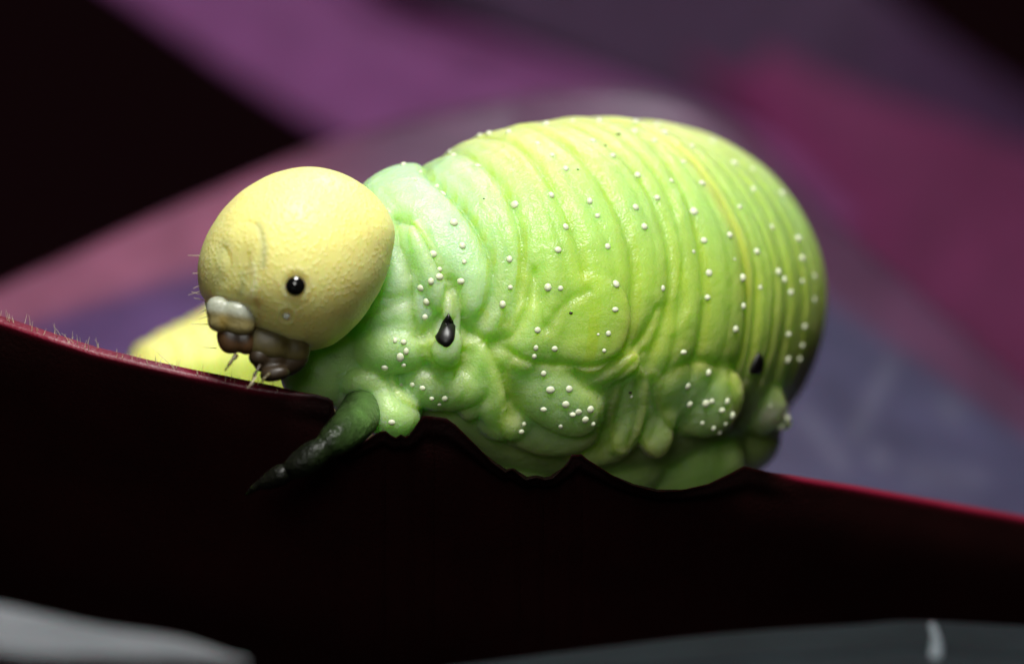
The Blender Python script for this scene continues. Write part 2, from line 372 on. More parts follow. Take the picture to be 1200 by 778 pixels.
def to_st(px, py):
    k = np.argmin((spu - px) ** 2 + (spv - py) ** 2); return S[si[k]], TH[ti[k]]
CR = [  # (depth mm, width mm, polyline from the back down the flank)
 (.30, .30, [(486, 187), (500, 197), (525, 210), (542, 223), (552, 240), (560, 270), (565, 300), (568, 330), (572, 360), (575, 390)]),
 (.20, .28, [(533, 171), (550, 181), (567, 194), (583, 207), (597, 225), (608, 255), (614, 290), (614, 320), (606, 350), (595, 385)]),
 (.15, .25, [(583, 163), (610, 172), (624, 188), (638, 203), (648, 220), (657, 240), (668, 270), (680, 300), (691, 325), (694, 350), (688, 380)]),
 (.16, .22, [(622, 152), (650, 161), (667, 173), (681, 187), (694, 202), (706, 220), (719, 240), (729, 262), (737, 285), (741, 310), (742, 340), (738, 370)]),
 (.17, .25, [(682, 150), (707, 170), (724, 184), (740, 198), (756, 214), (768, 230), (778, 255), (783, 285), (785, 315), (784, 350), (778, 385), (765, 415)]),
 (.13, .20, [(712, 152), (730, 166), (747, 181), (762, 196), (777, 213), (787, 235), (794, 262), (799, 290), (800, 330), (797, 365)]),
 (.17, .24, [(738, 148), (763, 172), (780, 187), (793, 205), (804, 225), (812, 250), (820, 285), (824, 315), (826, 350), (822, 390), (815, 430)]),
 (.13, .20, [(768, 158), (795, 173), (817, 193), (828, 210), (842, 233), (852, 253), (863, 270), (871, 290), (875, 315), (876, 345)]),
 (.17, .24, [(795, 160), (812, 175), (828, 188), (840, 207), (853, 227), (868, 250), (880, 278), (888, 310), (889, 350)]),
 (.13, .22, [(825, 172), (845, 195), (863, 213), (878, 237), (889, 258), (900, 285), (907, 320), (909, 360)]),
 (.16, .26, [(855, 188), (875, 212), (893, 238), (907, 265), (918, 300), (924, 340), (924, 380)]),
 (.13, .26, [(888, 210), (908, 238), (925, 270), (937, 305), (942, 345), (939, 390)])]
disp = np.zeros((NS, NT))
th_abs = np.where(TH > np.pi, 2 * np.pi - TH, TH)
amt_v = np.where(TH <= np.pi, 1 - sstep(1.75, 2.25, TH), 1.)          # fade on the near belly, where folds are laid by hand
kcurves = []
for dep, wd, poly in CR:
    st = np.array([to_st(*q) for q in lin(poly, 24)])
    th = np.where(st[:, 1] > np.pi, st[:, 1] - 2 * np.pi, st[:, 1]); pf = np.polyfit(th, st[:, 0], 3)
    sg = np.where(TH > np.pi, TH - 2 * np.pi, TH)
    c = np.polyval(pf, np.clip(sg, max(th.min(), .12), th.max())); lo = max(th.min(), .12)
    sl = np.polyval(np.polyder(pf), lo); c = c + np.where(sg < lo, np.clip(sg - lo, -.5, 0) * np.clip(sl, 0, 1.6), 0)
    for _ in range(30): c = (np.roll(c, 1) + 2 * c + np.roll(c, -1)) / 4
    if kcurves: c = np.maximum(c, kcurves[-1] + .28)
    kcurves.append(c)
last = kcurves[-1]
main = list(kcurves)
for q in range(len(main) - 1):
    gap = (main[q + 1] - main[q])[NT // 8]
    for fr_ in ((.36, .68) if gap > 1.15 else (.52,) if gap > .6 else ()):
        wob = .07 * np.sin(TH * 4 + q * 1.7 + fr_ * 9)
        kcurves.append(main[q] * (1 - fr_) + main[q + 1] * fr_ + wob * gap); CR.append((.05, .13, 'sub'))
n_main = len(kcurves)
k = 0
while True:
    k += 1; c = last + .8 * k
    if c.min() > S[-1] - .3: break
    kcurves.append(c); CR.append((.14 if k % 3 else .22, .24, None))
for (dep, wd, _), c in zip(CR, kcurves):
    d = np.abs(S[:, None] - c[None, :])
    fade = amt_v[None, :] if _ is not None else 1
    disp -= fade * dep * 1.45 * (np.exp(-d / (wd * .8)) * .85 + .15 * np.exp(-(d / (.3 * wd)) ** 2))
# swelling between the folds
allc = np.sort(np.stack(kcurves, 0), 0)
disp += .13
disp += .05 * np.sin(S[:, None] * 2.1 + 1.3 * np.sin(TH[None, :] * 3)) * np.sin(TH[None, :] * 5 + S[:, None] * .7) * .5
P1 = P0 + nrm * disp[..., None]
vt = P1.reshape(-1, 3); ft = grid_faces(NS, NT, True)
a = len(vt); vt = np.r_[vt, [cl[0, :3]], [cl[-1, :3] + T[-1] * .05]]; j = np.arange(NT); j2 = (j + 1) % NT
tri = np.r_[np.stack([j, j2, np.full(NT, a)], 1), np.stack([(NS - 1) * NT + j2, (NS - 1) * NT + j, np.full(NT, a + 1)], 1)]
verts = [vt]; quads = [ft]; tris = [tri]; off = len(vt)
# lobes of the flank: pixel centre, pixel radii, tilt, swelling above the tube, thickness
LOBES = [(463, 410, 52, 31, -4, .60, 1.5), (522, 408, 30, 31, 0, .66, 1.3), (514, 449, 60, 37, 10, .58, 1.6), (457, 482, 40, 36, 25, 1.0, 1.6), (433, 446, 34, 20, 0, .3, 1.0),
         (578, 452, 26, 56, -8, .24, 1.3), (553, 448, 20, 48, 6, .22, 1.2), (592, 492, 34, 30, 0, .52, 1.2), (648, 466, 68, 42, 38, .36, 1.8), (645, 500, 62, 40, 6, .34, 1.6),
         (700, 438, 54, 22, -18, .18, 1.2), (738, 482, 24, 58, 12, .13, 1.3), (768, 486, 26, 56, -4, .12, 1.3), (700, 516, 50, 36, 0, .20, 1.4),
         (822, 470, 56, 46, 10, .22, 1.8), (893, 476, 32, 42, -38, .34, 1.4), (901, 485, 30, 16, 24, .85, 1.1), 
         (506, 318, 20, 66, -20, .34, 1.0), (620, 392, 26, 44, 14, .2, 1.0), (690, 380, 48, 56, 14, .14, 1.2)]
ev, ef = ellipsoid(64, 96)
bv = [P0[::4, ::4].reshape(-1, 3)]; bf = [tuple(map(int, q)) for q in grid_faces(len(P0[::4]), NT // 4, True)]; bo = len(bv[0])
for px_, py_, y_, ra, rb, rd in [(402, 415, -2.3, 60, 56, 60), (374, 436, -2.7, 46, 44, 46), (436, 456, -2.4, 52, 44, 52), (520, 466, -.6, 70, 40, 70), (595, 515, .9, 84, 68, 60), (700, 528, 2.0, 90, 66, 70), (790, 535, 3.6, 84, 66, 80), (856, 510, 6, 60, 50, 90)]:
    kk = (D + y_) / D / K; v = ev * np.array([ra, rd, rb]) * kk + W(px_, py_, y_)
    verts.append(v); quads.append(ef[0] + off); tris.append(ef[1] + off); off += len(v)
    bv.append(v); bf += [tuple(map(int, q + bo)) for q in ef[0]]; bo += len(v)
bvh0 = BVHTree.FromPolygons([tuple(q) for q in np.concatenate(bv)], bf)
CAMP = Vector((0, -D, 0))
def cast(bvh, px, py):
    d = Vector(W(px, py, 0)) - CAMP; d.normalize()
    return bvh.ray_cast(CAMP, d)
for lx, ly, ra, rb, ang, sw, ry in LOBES:
    h, n, _, _ = cast(bvh0, lx, ly)
    if h is None:
        print('lobe missed', lx, ly); continue
    ry = sw * 1.7; ra, rb = ra * 1.06, rb * 1.06
    h = np.array(h); n = np.array(n); n = n if n[1] < 0 else -n
    y = h[1]; kk = (D + y) / D / K
    nn = n * .55 + np.array([0, -1, 0]) * .45; nn /= np.linalg.norm(nn)
    ca, sa = math.cos(math.radians(ang)), math.sin(math.radians(ang))
    X = np.array([ca, 0, -sa]); X = X - nn * (X @ nn); X /= np.linalg.norm(X); Z = np.cross(X, nn); Z /= np.linalg.norm(Z)
    if Z[2] < 0: Z = -Z
    # pixel tilt runs clockwise on screen
    e = ev.copy(); e = np.sign(e) * np.abs(e) ** .92
    v = (h - nn * (ry - sw)) + e[:, :1] * X * ra * kk + e[:, 1:2] * nn * ry * -1 + e[:, 2:] * Z * rb * kk
    verts.append(v); quads.append(ef[0] + off); tris.append(ef[1] + off); off += len(v)
tmp = bpy.data.objects.new('tmp', mesh('tmp', np.concatenate(verts), [np.concatenate(quads), np.concatenate(tris)], scale=1.0)); C.objects.link(tmp)
md = tmp.modifiers.new('r', 'REMESH'); md.mode = 'VOXEL'; md.voxel_size = .055; md.adaptivity = 0
dg = bpy.context.evaluated_depsgraph_get(); me = bpy.data.meshes.new_from_object(tmp.evaluated_get(dg)); tm = tmp.data
bpy.data.objects.remove(tmp); bpy.data.meshes.remove(tm)
nv = len(me.vertices); V = np.empty(nv * 3, np.float32); me.vertices.foreach_get('co', V); V = V.reshape(-1, 3).astype(float)
E = np.empty(len(me.edges) * 2, np.int32); me.edges.foreach_get('vertices', E); E = E.reshape(-1, 2)
deg = np.bincount(E.ravel(), minlength=nv).astype(float)
def lap(X):
    o = np.stack([np.bincount(E[:, 0], X[E[:, 1], k], nv) + np.bincount(E[:, 1], X[E[:, 0], k], nv) for k in range(X.shape[1])], 1); return o / deg[:, None]
for _ in range(2):
    V += .5 * (lap(V) - V)
def normals(V):
    me.vertices.foreach_set('co', V.astype(np.float32).ravel()); me.update()
    n = np.empty(nv * 3, np.float32); me.vertex_normals.foreach_get('vector', n); return n.reshape(-1, 3).astype(float)
Nv = normals(V)
qu, qv = PX(V); vd = V - np.array([0, -D, 0]); vd /= np.linalg.norm(vd, axis=1)[:, None]
front = sstep(-.25, .15, -(Nv * vd).sum(1)) * (V[:, 1] < 10.5)
def pdist(poly):
    d = np.full(nv, 1e9)
    m = front > 0
    x, y = qu[m], qv[m]; dd = np.full(m.sum(), 1e9)
    for (x0, y0), (x1, y1) in zip(poly[:-1], poly[1:]):
        L2 = (x1 - x0) ** 2 + (y1 - y0) ** 2 + 1e-9; t = np.clip(((x - x0) * (x1 - x0) + (y - y0) * (y1 - y0)) / L2, 0, 1)
        dd = np.minimum(dd, np.hypot(x - x0 - t * (x1 - x0), y - y0 - t * (y1 - y0)))
    d[m] = dd; return d
FOLDS = [  # depth mm (negative = ridge), width px, pixels
 (.26, 7, [(462, 250), (488, 262), (500, 277), (510, 295), (523, 320), (533, 333), (538, 350), (543, 370), (552, 386), (566, 402)]),
 (.24, 6, [(463, 255), (468, 285), (478, 310), (482, 335), (482, 355), (484, 375), (489, 392), (500, 387), (512, 372), (523, 352), (529, 337)]),
 (.20, 6, [(506, 393), (499, 412), (507, 430), (524, 438), (541, 431), (549, 414)]),
 (.16, 7, [(549, 414), (550, 392), (545, 372)]),
 (.22, 7, [(574, 400), (581, 425), (592, 446), (600, 470), (598, 488)]),
 (.17, 6, [(588, 408), (610, 421), (632, 426), (660, 429), (690, 431), (715, 426), (738, 413), (760, 388), (772, 362)]),
 (.10, 6, [(672, 432), (680, 448), (692, 457), (712, 452), (735, 437), (757, 412)]),
 (.20, 8, [(582, 402), (600, 388), (614, 362), (620, 335), (625, 316)]),
 (.12, 6, [(628, 322), (634, 350), (641, 386)]), (.11, 6, [(641, 386), (654, 366), (670, 352), (691, 341)]),
 (.16, 8, [(735, 455), (728, 480), (718, 510), (705, 530)]), (.16, 8, [(750, 448), (748, 490), (738, 525)]), (.14, 8, [(766, 448), (772, 490), (764, 516)]),
 (.12, 8, [(790, 440), (800, 430), (822, 424), (845, 430)]), (.16, 9, [(862, 428), (860, 455), (866, 492)]),
 (-.05, 6, [(790, 388), (800, 378), (808, 366)]), (-.09, 5, [(566, 236), (575, 250), (585, 266), (592, 282)]), (-.07, 5, [(553, 247), (562, 262), (570, 285)]),
 (-.03, 6, [(672, 360), (682, 350), (690, 344)]), (-.07, 6, [(616, 322), (612, 345), (606, 368)]), (-.06, 8, [(796, 230), (798, 270), (794, 320), (788, 350)]),
 (.10, 9, [(440, 345), (455, 350), (478, 345)]), (.10, 8, [(420, 375), (445, 365), (478, 352)]), (.08, 7, [(462, 285), (470, 305), (480, 318)]),
 (.08, 8, [(420, 215), (445, 232), (460, 250)]), (.07, 8, [(450, 222), (470, 245), (482, 258)]),
 (.09, 7, [(520, 448), (525, 460), (520, 476)]), (.08, 7, [(540, 445), (545, 460), (540, 474)])]
fold_w = np.zeros(nv)
dsp = np.zeros(nv)
for dep, wd, poly in FOLDS:
    poly = crom(poly, max(12, 4 * len(poly))) if len(poly) > 2 else np.array(poly, float)
    d = pdist(poly); dsp -= front * dep * np.exp(-d / (wd * .75))
    if dep > 0: fold_w = np.maximum(fold_w, front * np.exp(-d / (wd * 1.2)) * min(1, dep / .2))
OUT = [(522, 410, 28, 30, 0), (463, 410, 48, 29, -4), (514, 449, 56, 34, 10), (457, 482, 38, 33, 25), (506, 318, 19, 64, -20), (648, 464, 64, 38, 38), (645, 500, 60, 36, 6), 
       (822, 470, 52, 43, 10), (738, 482, 22, 54, 12), (768, 486, 24, 52, -4), (893, 480, 30, 36, -38)]
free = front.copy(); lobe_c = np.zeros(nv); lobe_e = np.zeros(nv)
for lx, ly, ra, rb, ang in OUT:
    c, s_ = math.cos(math.radians(ang)), math.sin(math.radians(ang)); x, y = qu - lx, qv - ly
    rho = np.hypot((x * c + y * s_) / ra, (-x * s_ + y * c) / rb); rm = min(ra, rb)
    low = .35 + .65 * sstep(-.5, .4, (-x * s_ + y * c) / rb / np.maximum(rho, .2))
    dsp -= free * (rho > 1) * low * .11 * np.exp(-(rho - 1).clip(0) * rm / 5)
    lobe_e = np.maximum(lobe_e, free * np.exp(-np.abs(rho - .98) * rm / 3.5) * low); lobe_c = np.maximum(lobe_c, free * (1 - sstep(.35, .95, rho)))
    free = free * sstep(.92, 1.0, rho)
V += Nv * dsp[:, None]
for _ in range(4): V += .4 * (lap(V) - V)
Nv = normals(V)
# pigment, with lobe translucency painted in: position along and round the body from the nearest tube point
kd_i = np.empty(nv, np.int64); kd_j = np.empty(nv, np.int64)
from mathutils.kdtree import KDTree
kd = KDTree(NS // 5 + 1)
for q, i in enumerate(range(0, NS, 5)): kd.insert(cl[i, :3], i)
kd.balance()
ii = np.array([kd.find(q)[1] for q in V])
sv = S[ii]; rel = V - cl[ii, :3]; thv = np.arctan2((rel * Av[ii]).sum(1), (rel * Bv[ii]).sum(1))
av = np.abs(thv)
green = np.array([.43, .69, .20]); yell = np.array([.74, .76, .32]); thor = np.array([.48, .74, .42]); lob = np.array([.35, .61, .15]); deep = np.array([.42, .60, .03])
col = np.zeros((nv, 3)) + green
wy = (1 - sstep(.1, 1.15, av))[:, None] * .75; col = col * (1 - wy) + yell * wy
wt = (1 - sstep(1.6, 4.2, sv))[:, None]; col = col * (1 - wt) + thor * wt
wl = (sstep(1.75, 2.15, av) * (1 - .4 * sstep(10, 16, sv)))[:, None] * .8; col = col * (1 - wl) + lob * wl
wtail = sstep(arc[-1] - 16, arc[-1] - 8, sv)[:, None] * .85; col = col * (1 - wtail) + np.array([.90, .86, .28]) * wtail
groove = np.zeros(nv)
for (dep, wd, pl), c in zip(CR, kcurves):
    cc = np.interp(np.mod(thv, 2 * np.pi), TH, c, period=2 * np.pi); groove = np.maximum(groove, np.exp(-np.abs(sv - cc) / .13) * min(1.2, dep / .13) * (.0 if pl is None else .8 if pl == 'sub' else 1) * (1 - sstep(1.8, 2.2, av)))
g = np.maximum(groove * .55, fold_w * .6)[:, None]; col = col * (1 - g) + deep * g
dk8 = pdist(np.array(CR[7][2], float)); wk = (np.exp(-(dk8 / 7) ** 2) * front * .4)[:, None]; col = col * (1 - wk) + np.array([.80, .75, .14]) * wk
wd_ = (sstep(1.0, 1.5, av) * (1 - sstep(1.8, 2.1, av)) * sstep(3, 5, sv))[:, None] * .5; col = col * (1 - wd_) + deep * wd_
for w_, c_ in ((lobe_c * .5, (.42, .66, .26)), (lobe_e * .28, (.46, .56, .08))):  # light seeping through the lobes, painted as pale centres and yellow-green rims
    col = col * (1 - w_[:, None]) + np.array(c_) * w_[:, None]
w9 = (np.exp(-((qu - 908) / 22) ** 2 - ((qv - 488) / 14) ** 2) * front * .7)[:, None]; col = col * (1 - w9) + np.array([.78, .80, .6]) * w9
lb = W(640, 560, 0)
larva = tag(link('sawfly_larva', None, loc=lb), 'plump green sawfly larva with yellow head and white warts curled on the leaf edge', 'larva')
F = np.empty(len(me.polygons) * 4, np.int32); me.polygons.foreach_get('vertices', F); F = F.reshape(-1, 4)
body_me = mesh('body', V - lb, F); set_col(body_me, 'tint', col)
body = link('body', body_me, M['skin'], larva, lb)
bvh = BVHTree.FromPolygons([tuple(q) for q in V], [tuple(map(int, q)) for q in F])

# white warts
WARTS = [(456,181),(465,184),(473,187),(493,202),(487,211,3),(512,219),(519,227),(531,182),(560,195),(519,171),(527,172),(562,156),(573,154),(596,155),(640,146),(671,141.5),(702,141.5,5),(745,143),(770,147),(743,154),(779,156),
 (630,168),(647,182),(663,198),(646,229),(603,240),(691,236),(700,253),(695,165),(718,183),(747,205.5),(770,232),(745,243),(767,165),(801,190),(787,212),(823,215),(811,172),(861,191),(882,199),(883,222),(867,243),(813,248),(835,166),(917,227),
 (532,261),(542,288),(544,307),(540,330),(507,298),(515,316),(515,324.5),(505,330),(493,338),(500,354),(597,304),(598,337),(589,357),(663,266),(654,293,5),(642,337),(657,338),(712,289),(755,266),(722,333),(721,363),(777,338),
 (825,282),(831,320),(829,349),(855,276),(887,295),(904,267),(870,326),(871,359),(891,337,3.6),(912,319,5),(919,328,3.8),(927,343),(935,280),(940,303),(940,330,3.6),(955,324),(954,352),(813,295,2),(861,304,2),(498,372),
 (463,399,3.6),(473,401),(476,412),(469,419,5),(451,431),(473,428,3),(483,451),(470,451,3),(495,455),(506,467),(521,467),(515,474,3),(432,474),(439,482),(630,387),(628,408),(626,418),(650,409),(637,438),(645,457),(667,456),(663,474,5),
 (713,391),(708,411,3.4),(701,392,2),(692,480),(801,413),(830,437),(806,453),(808,474),(827,473),(834,470.5),(852,470.5),(862,386),(943,383),(924,392,3.8),(940,405,3.8),(923,422,5),(937,421,3.6),(459,495),(637,480),(614,497),(611,506,3.6),
 (671,486),(678,483),(686,492),(657,500,3.4),(695,497,3.2),(846,481),(858,487),(850,497,3.4),(823,496,3.6),(836,502,3),(843,507,3.2),(922,490,4.6),(915,501,4),(903,476,3.2),(740,465,2)]
bpy.ops.mesh.primitive_ico_sphere_add(subdivisions=2, radius=1 * U); io = bpy.context.object; wart_me = io.data; bpy.data.objects.remove(io); wart_me.name = 'tubercle'
wart_me.polygons.foreach_set('use_smooth', np.ones(len(wart_me.polygons), bool)); wart_me.materials.append(M['wart'])
def wart(h, n, r):
    n = Vector(n).normalized()
    o = link('tubercle', wart_me, None, larva, np.array(h) + np.array(n) * r * -.02)
    o.rotation_euler = n.to_track_quat('Z', 'Y').to_euler(); o.scale = (r * random.uniform(.85, 1.2), r * random.uniform(.85, 1.2), r * random.uniform(.6, .95))
for q in WARTS:
    r = (q[2] if len(q) > 2 else 4.2) * random.uniform(.80, 1.12)
    h = None
    for dx, dy in ((0, 0), (0, 3), (-3, 3), (0, 6), (-5, 5), (-8, 6), (-12, 8)):
        h, n, _, _ = cast(bvh, q[0] + dx, q[1] + dy)
        if h is not None and h[1] < 12: break
        h = None
    if h is None: continue
    if (n[1]) > 0 and n.dot(Vector(h) - CAMP) > 0: n = -n
    wart(h, n, r / K * (D + h[1]) / D)
for k in range(8):                        # the rows go on over the far side and the curled end
    for th in np.r_[np.linspace(-1.9, -.35, 5), np.linspace(.5, 1.9, 3)]:
        s = S[-1] - 22 + 2.4 * k
        i = int(np.argmin(abs(S - s))); j = int(np.argmin(abs(TH - (th % (2 * np.pi)))))
        p, n, _, _ = bvh.find_nearest(Vector(P1[i, j])); wart(p, Vector(nrm[i, j]), .105)

# dark spots of the breathing holes
def patch(name, poly, mat, lift, dome, parent):
    """a small domed plate lying on the skin, outline in pixels"""
    poly = np.array(poly, float); c = poly.mean(0); out = crom(np.r_[poly, poly[:1]], 33)[:-1]
    rings = [0.0001, .35, .65, .85, 1.0]; v = []
    for r in rings:
        for q in out:
            h, n, _, _ = cast(bvh, *(c + (q - c) * r)); n = n if n.y < 0 else -n
            v.append(np.array(h) + np.array(n) * (lift + dome * (1 - r * r)) - (np.array(n) * .1 if r == 1 else 0))
    v = np.array(v); f = grid_faces(5, 32, True)
    return link(name, mesh(name, v - WLOC[parent.name], f), mat, parent, WLOC[parent.name])
patch('spiracle', [(526, 366), (531, 375), (533.5, 386), (532, 400), (523, 408), (511, 400), (514, 391), (518, 380), (522, 371)], M['black'], .07, .07, larva)
patch('spiracle', [(889, 412), (893, 419), (893.5, 427), (891, 436), (884, 439), (878, 437), (880, 428), (884, 420)], M['black'], .06, .05, larva)
for q in ((725, 158, 2.2), (709, 171, 1.6), (669, 367, 1.8), (738.5, 460, 1.6), (677, 199, 1.2), (567, 233, 1.0)):
    h, n, _, _ = cast(bvh, q[0], q[1]); o = link('dirt_speck', None, None, larva, h); C.objects.unlink(o); bpy.data.objects.remove(o)
    o = link('dirt_speck', bpy.data.meshes.get('dirt_speck') or wart_me.copy(), None, larva, h); o.data.name = 'dirt_speck'; o.data.materials.clear(); o.data.materials.append(M['dark']); o.scale = (q[2] / K * 1.3, .03, q[2] / K)

# thoracic leg reaching down over the outside of the leaf
LEG = [(442, 452, -1.6, 22), (428, 476, -3.2, 25), (410, 500, -5.2, 23), (392, 516, -6.0, 19), (380, 525, -6.2, 14.5), (368, 533, -6.3, 16.5), (350, 545, -6.3, 15), (338, 552, -6.2, 10.5), (328, 557, -6.2, 12), (314, 564, -6.1, 9.5), (304, 568, -6.0, 5.5), (296, 573, -5.9, 3.8), (288, 580, -5.6, 1.2)]
pth = crom(np.array([np.r_[W(a_, b_, c_), d_ / K] for a_, b_, c_, d_ in LEG]), 140)
v, f = tube(pth[:, :3], pth[:, 3].clip(.03), 28)
lme = mesh('leg', v - lb, f); lx_ = PX(v)[0]
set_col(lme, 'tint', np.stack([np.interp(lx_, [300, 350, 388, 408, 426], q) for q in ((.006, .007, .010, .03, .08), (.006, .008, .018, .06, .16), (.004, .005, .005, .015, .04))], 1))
leg = link('leg', lme, M['leg'], larva, lb)

# ---------------------------------------------------------------- the head
HY = -5.0; HC = np.array(W(346, 302, HY)); hk = (D + HY) / D / K
head_outline = [(463, 268), (452, 243), (430, 220), (400, 203), (370, 196), (333, 200), (300, 214), (272, 235), (252, 260), (238, 287), (232, 312), (233, 335), (240, 360), (256, 382), (280, 392), (305, 398), (335, 408), (365, 411), (388, 405), (412, 386), (436, 355), (452, 325), (459, 298)]
ho = np.array(head_outline, float) - np.array([346, 302]); ang = np.arctan2(-ho[:, 1], ho[:, 0]); rr_ = np.hypot(ho[:, 0], ho[:, 1]); o = np.argsort(ang)
ang, rr_ = ang[o], rr_[o]
nu_, nv_ = 300, 420
ph = np.linspace(0, np.pi, nu_ + 2)[1:-1]; th = np.linspace(-np.pi, np.pi, nv_, endpoint=False)
R = np.interp(th, ang, rr_, period=2 * np.pi)
for _ in range(12): R = (np.roll(R, 1) + 2 * R + np.roll(R, -1)) / 4
R = R * hk
Rm = 114 * hk
sp = np.sin(ph)[:, None]; cp = np.cos(ph)[:, None]
Rb = Rm * (1 - sp ** 2) + R[None, :] * sp ** 2
hv = np.stack([Rb * sp * np.cos(th), -Rm * .98 * cp + 0 * th, Rb * sp * np.sin(th)], -1)      # pole faces the camera
hn = hv / np.linalg.norm(hv, axis=2)[..., None]
hu, hw = PX(hv + HC); hf_ = hv[..., 1] < .6
def hd(poly):
    poly = crom(poly, 30); d = np.full(hu.shape, 1e9)
    for (x0, y0), (x1, y1) in zip(poly[:-1], poly[1:]):
        L2 = (x1 - x0) ** 2 + (y1 - y0) ** 2 + 1e-9; t = np.clip(((hu - x0) * (x1 - x0) + (hw - y0) * (y1 - y0)) / L2, 0, 1)
        d = np.minimum(d, np.hypot(hu - x0 - t * (x1 - x0), hw - y0 - t * (y1 - y0)))
    return np.where(hf_, d, 1e9)
dh = np.zeros(hu.shape)
sut = hd([(301, 384), (303, 360), (304, 335), (308, 308), (308, 285), (302, 266), (285, 260), (266, 268), (252, 285)])
dh -= .03 * np.exp(-sut / 3.5)
dh -= .06 * np.exp(-(((hu - 288) / 15) ** 2 + ((hw - 318) / 30) ** 2)) * hf_
dh -= .07 * np.exp(-hd([(262, 330), (268, 310), (262, 292)]) / 7)
dh -= .05 * np.exp(-hd([(278, 350), (283, 330), (290, 300)]) / 5)
dh += .05 * np.exp(-hd([(296, 310), (297, 330), (295, 348)]) / 4)
dh -= .12 * np.exp(-(hd([(240, 352), (262, 350), (298, 362)]) / 5))
eye_d = np.hypot(hu - 346, hw - 334); dh -= .04 * np.exp(-(eye_d / 14) ** 4) * hf_; dh += .02 * np.exp(-((eye_d - 17) / 5) ** 2) * hf_
ant_d = np.hypot(hu - 336, hw - 370); dh -= .06 * np.exp(-(ant_d / 8) ** 4) * hf_; dh += .025 * np.exp(-((ant_d - 9.5) / 2.5) ** 2) * hf_
hv = hv + hn * dh[..., None]
hcol = np.zeros(hu.shape + (3,)) + np.array([.93, .86, .31])
fr_w = (1 - sstep(290, 312, hu)) * sstep(255, 290, hw) * hf_; hcol = hcol * (1 - .5 * fr_w[..., None]) + np.array([.74, .74, .27]) * .5 * fr_w[..., None]
wj = (sstep(340, 395, hw) * sstep(.0, 1, 1) )[..., None] * .4; hcol = hcol * (1 - wj) + np.array([.90, .80, .20]) * wj
we = np.exp(-((eye_d - 12) / 7) ** 2)[..., None] * .35 * hf_[..., None]; hcol = hcol * (1 - we) + np.array([.72, .70, .28]) * we
for pl, w0, a0, c0 in (([(303, 262), (309, 285), (308, 312)], 5, .55, (.48, .55, .28)), ([(262, 285), (256, 305), (258, 330)], 6, .35, (.50, .56, .26)), ([(281, 322), (283, 335), (280, 346)], 4, .45, (.45, .50, .2)), ([(296, 312), (298, 330), (296, 345)], 4, .5, (.85, .86, .55)), ([(300, 350), (303, 368), (302, 384)], 4, .4, (.62, .42, .12))):
    wq = (np.exp(-(hd(pl) / w0) ** 2) * a0)[..., None]; hcol = hcol * (1 - wq) + np.array(c0) * wq  # grey-green streaks put the shade of the face seams into the colour
v = hv.reshape(-1, 3); f = grid_faces(nu_, nv_, True); a = len(v)
v = np.r_[v, [[0, -Rm * .98, 0], [0, Rm * .98, 0]]]; j = np.arange(nv_); j2 = (j + 1) % nv_
t = np.r_[np.stack([j, j2, np.full(nv_, a)], 1), np.stack([(nu_ - 1) * nv_ + j2, (nu_ - 1) * nv_ + j, np.full(nv_, a + 1)], 1)]
hme = mesh('head', v, [f, t]); set_col(hme, 'tint', np.r_[hcol.reshape(-1, 3), hcol[0, :1], hcol[-1, :1]])
head = tag(link('head', hme, M['head'], larva, HC), 'smooth pimpled yellow head capsule')
hb = BVHTree.FromPolygons([tuple(q) for q in v + HC], [tuple(map(int, q)) for q in f] + [tuple(map(int, q)) for q in t])
def hcast(px, py):
    h, n, _, _ = cast(hb, px, py)
    if h is None: return None
    n = n if n.dot(h - CAMP) < 0 else -n
    return np.array(h), np.array(n)
def blob(name, px, py, y, rx, rz, ry, mat, parent, rot=0, power=1.0, label=None, noise=.04):
    """rounded lump at a pixel and depth, radii in pixels"""
    e = np.sign(ev) * np.abs(ev) ** power; kk = (D + y) / D / K
    e = e * np.array([rx, ry, rz]) * kk
    n = np.sin(e[:, 0] * 9 + px) * np.sin(e[:, 2] * 11 + py) * np.sin(e[:, 1] * 7); e = e * (1 + noise * n[:, None])
    c, s = math.cos(math.radians(rot)), math.sin(math.radians(rot))
    e = np.stack([e[:, 0] * c + e[:, 2] * s, e[:, 1], -e[:, 0] * s + e[:, 2] * c], 1)
    o = link(name, mesh(name, e, ef), mat, parent, W(px, py, y))
    if label: o['label'] = label
    return o
h, n = hcast(346, 334)
eye = link('eye', mesh('eye', ev * np.array([12.2, 9, 12.6]) * hk, ef), M['eye'], head, h + np.array([0, .06, 0])); eye['label'] = 'round shiny black eye'
h, n = hcast(336, 370); link('antenna', mesh('antenna', ev * np.array([4.6, 4, 4.8]) * hk, ef), M['pale'], head, h)
yl = hcast(268, 360)[0][1]
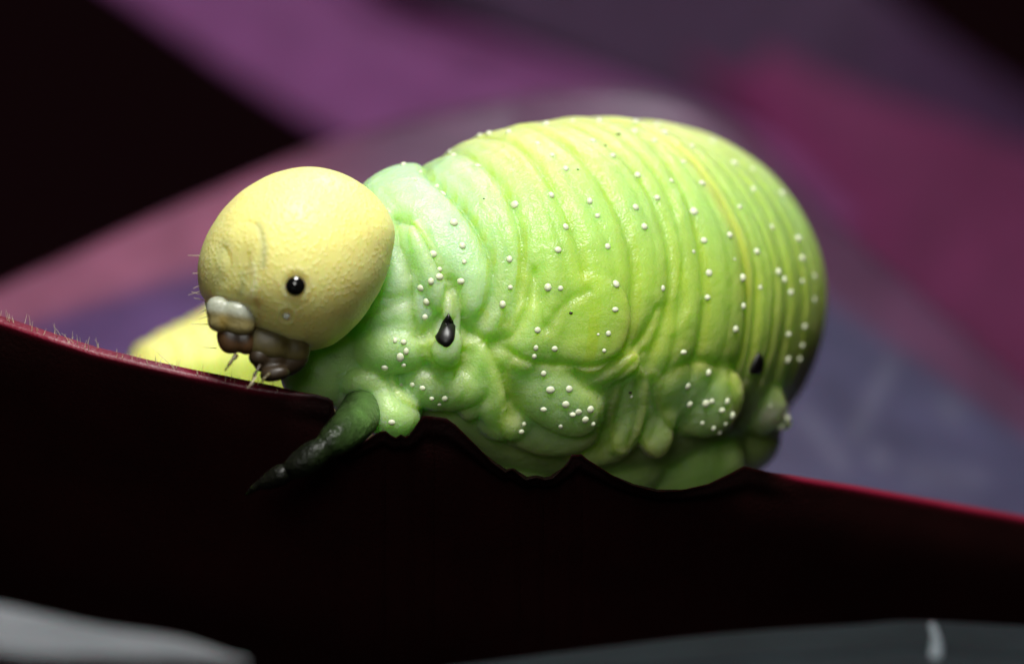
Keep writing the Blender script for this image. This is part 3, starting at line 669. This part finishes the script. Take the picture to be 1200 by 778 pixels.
def merged(name, lumps, mat, parent, vox=.03, it=40, tint=None, label=None):
    vs, fs, ts, o_ = [], [], [], 0
    for px, py, y, rx, rz, ry, rot in lumps:
        e = np.sign(ev) * np.abs(ev) ** .85; kk = (D + y) / D / K; e = e * np.array([rx, ry, rz]) * kk
        c, s_ = math.cos(math.radians(rot)), math.sin(math.radians(rot)); e = np.stack([e[:, 0] * c + e[:, 2] * s_, e[:, 1], -e[:, 0] * s_ + e[:, 2] * c], 1)
        vs.append(e + W(px, py, y)); fs.append(ef[0] + o_); ts.append(ef[1] + o_); o_ += len(e)
    t_ = bpy.data.objects.new('tmp', mesh('tmp', np.concatenate(vs), [np.concatenate(fs), np.concatenate(ts)], scale=1.0)); C.objects.link(t_)
    m_ = t_.modifiers.new('r', 'REMESH'); m_.mode = 'VOXEL'; m_.voxel_size = vox
    s2 = t_.modifiers.new('s', 'SMOOTH'); s2.factor = .5; s2.iterations = it
    me_ = bpy.data.meshes.new_from_object(t_.evaluated_get(bpy.context.evaluated_depsgraph_get())); bpy.data.objects.remove(t_)
    n_ = len(me_.vertices); q = np.empty(n_ * 3, np.float32); me_.vertices.foreach_get('co', q); q = q.reshape(-1, 3).astype(float)
    F_ = np.empty(len(me_.polygons) * 4, np.int32); me_.polygons.foreach_get('vertices', F_)
    c0 = np.array(W(lumps[0][0], lumps[0][1], lumps[0][2])); m2 = mesh(name, q - c0, F_.reshape(-1, 4))
    if tint: set_col(m2, 'tint', tint(*PX(q)))
    o_ = link(name, m2, mat, parent, c0)
    if label: o_['label'] = label
    return o_
def lip_tint(u, v):
    w_ = sstep(364, 374, v - (u - 270) * .18)[:, None]; a_ = np.array([.36, .38, .30]) * (1 - w_) + np.array([.26, .22, .09]) * w_
    am = (np.exp(-((u - 262) / 6) ** 2 - ((v - 380) / 10) ** 2))[:, None] * .8
    return a_ * (1 - am) + np.array([.35, .25, .06]) * am
M['lip'] = skin_mat('lip', 'tint', radius=(.8, .7, .5), sc_mm=.35, rough=.3, mottled=.1, bumps=(('noise', 10, .02),))
merged('labrum', [(256, 362, yl + .10, 15, 15, 13, 5), (281, 367, yl + .0, 20, 15, 14, 10), (259, 376, yl + .12, 16, 14, 13, 10), (281, 379, yl + .02, 19, 14, 13, 8), (270, 371, yl + .04, 18, 16, 12, 8)], M['lip'], head, tint=lip_tint, label='pale two lobed upper lip')
merged('mandible', [(271, 396, yl + .22, 17, 19, 11, -14), (270, 402, yl + .22, 13, 11, 10, -20), (288, 398, yl + .25, 13, 18, 11, -8)], M['brown'], head)
merged('maxilla', [(312, 402, yl + .35, 27, 20, 14, 14), (334, 408, yl + .55, 30, 18, 14, 10), (304, 394, yl + .4, 22, 16, 12, 0), (322, 406, yl + .45, 26, 17, 13, 10)], M['olive'], head)
merged('labium', [(316, 422, yl + .4, 20, 14, 11, -16), (335, 422, yl + .6, 28, 19, 13, -25), (322, 438, yl + .15, 18, 9, 11, -10), (304, 418, yl + .3, 13, 11, 11, 0)], M['dark'], head)
def palp(pts, r0, r1, mat, name='palp', parent=head):
    P = np.array([W(*q) for q in pts]); v, f = tube(crom(P, 20), np.linspace(r0, r1, 20) / K * (1 + .15 * np.sin(np.linspace(0, 14, 20))), 10)
    return link(name, mesh(name, v - HC, f), mat, parent, HC)
palp([(277, 416, yl), (270, 425, yl - .2), (264, 434, yl - .3)], 2.8, .9, M['olive'])
palp([(305, 428, yl), (299, 438, yl - .2), (296, 446, yl - .3)], 2.4, .9, M['dark'])
palp([(316, 438, yl - .2), (309, 444, yl - .3), (306, 449, yl - .3)], 2, .8, M['olive'])
palp([(300, 441, yl - .2), (295, 449, yl - .4), (290, 455, yl - .4)], 1.1, .5, M['hair'])
for q in ((234, 320), (231, 340), (236, 352), (240, 362), (243, 370), (240, 380), (236, 332), (250, 408), (233, 300), (228, 346)):
    b = W(max(q[0], 235) + 4, q[1], HY - .4); L = random.uniform(9, 17); a_ = math.radians(random.uniform(160, 215))
    e_ = W(max(q[0], 235) + L * math.cos(a_), q[1] - L * math.sin(a_), HY - .6)
    v, f = tube(np.stack([b * (1 - t) + e_ * t for t in np.linspace(0, 1, 6)]), np.linspace(.013, .006, 6), 5)
    link('head_hair', mesh('head_hair', v - HC, f), M['hair'], head, HC)
print('verts', nv)
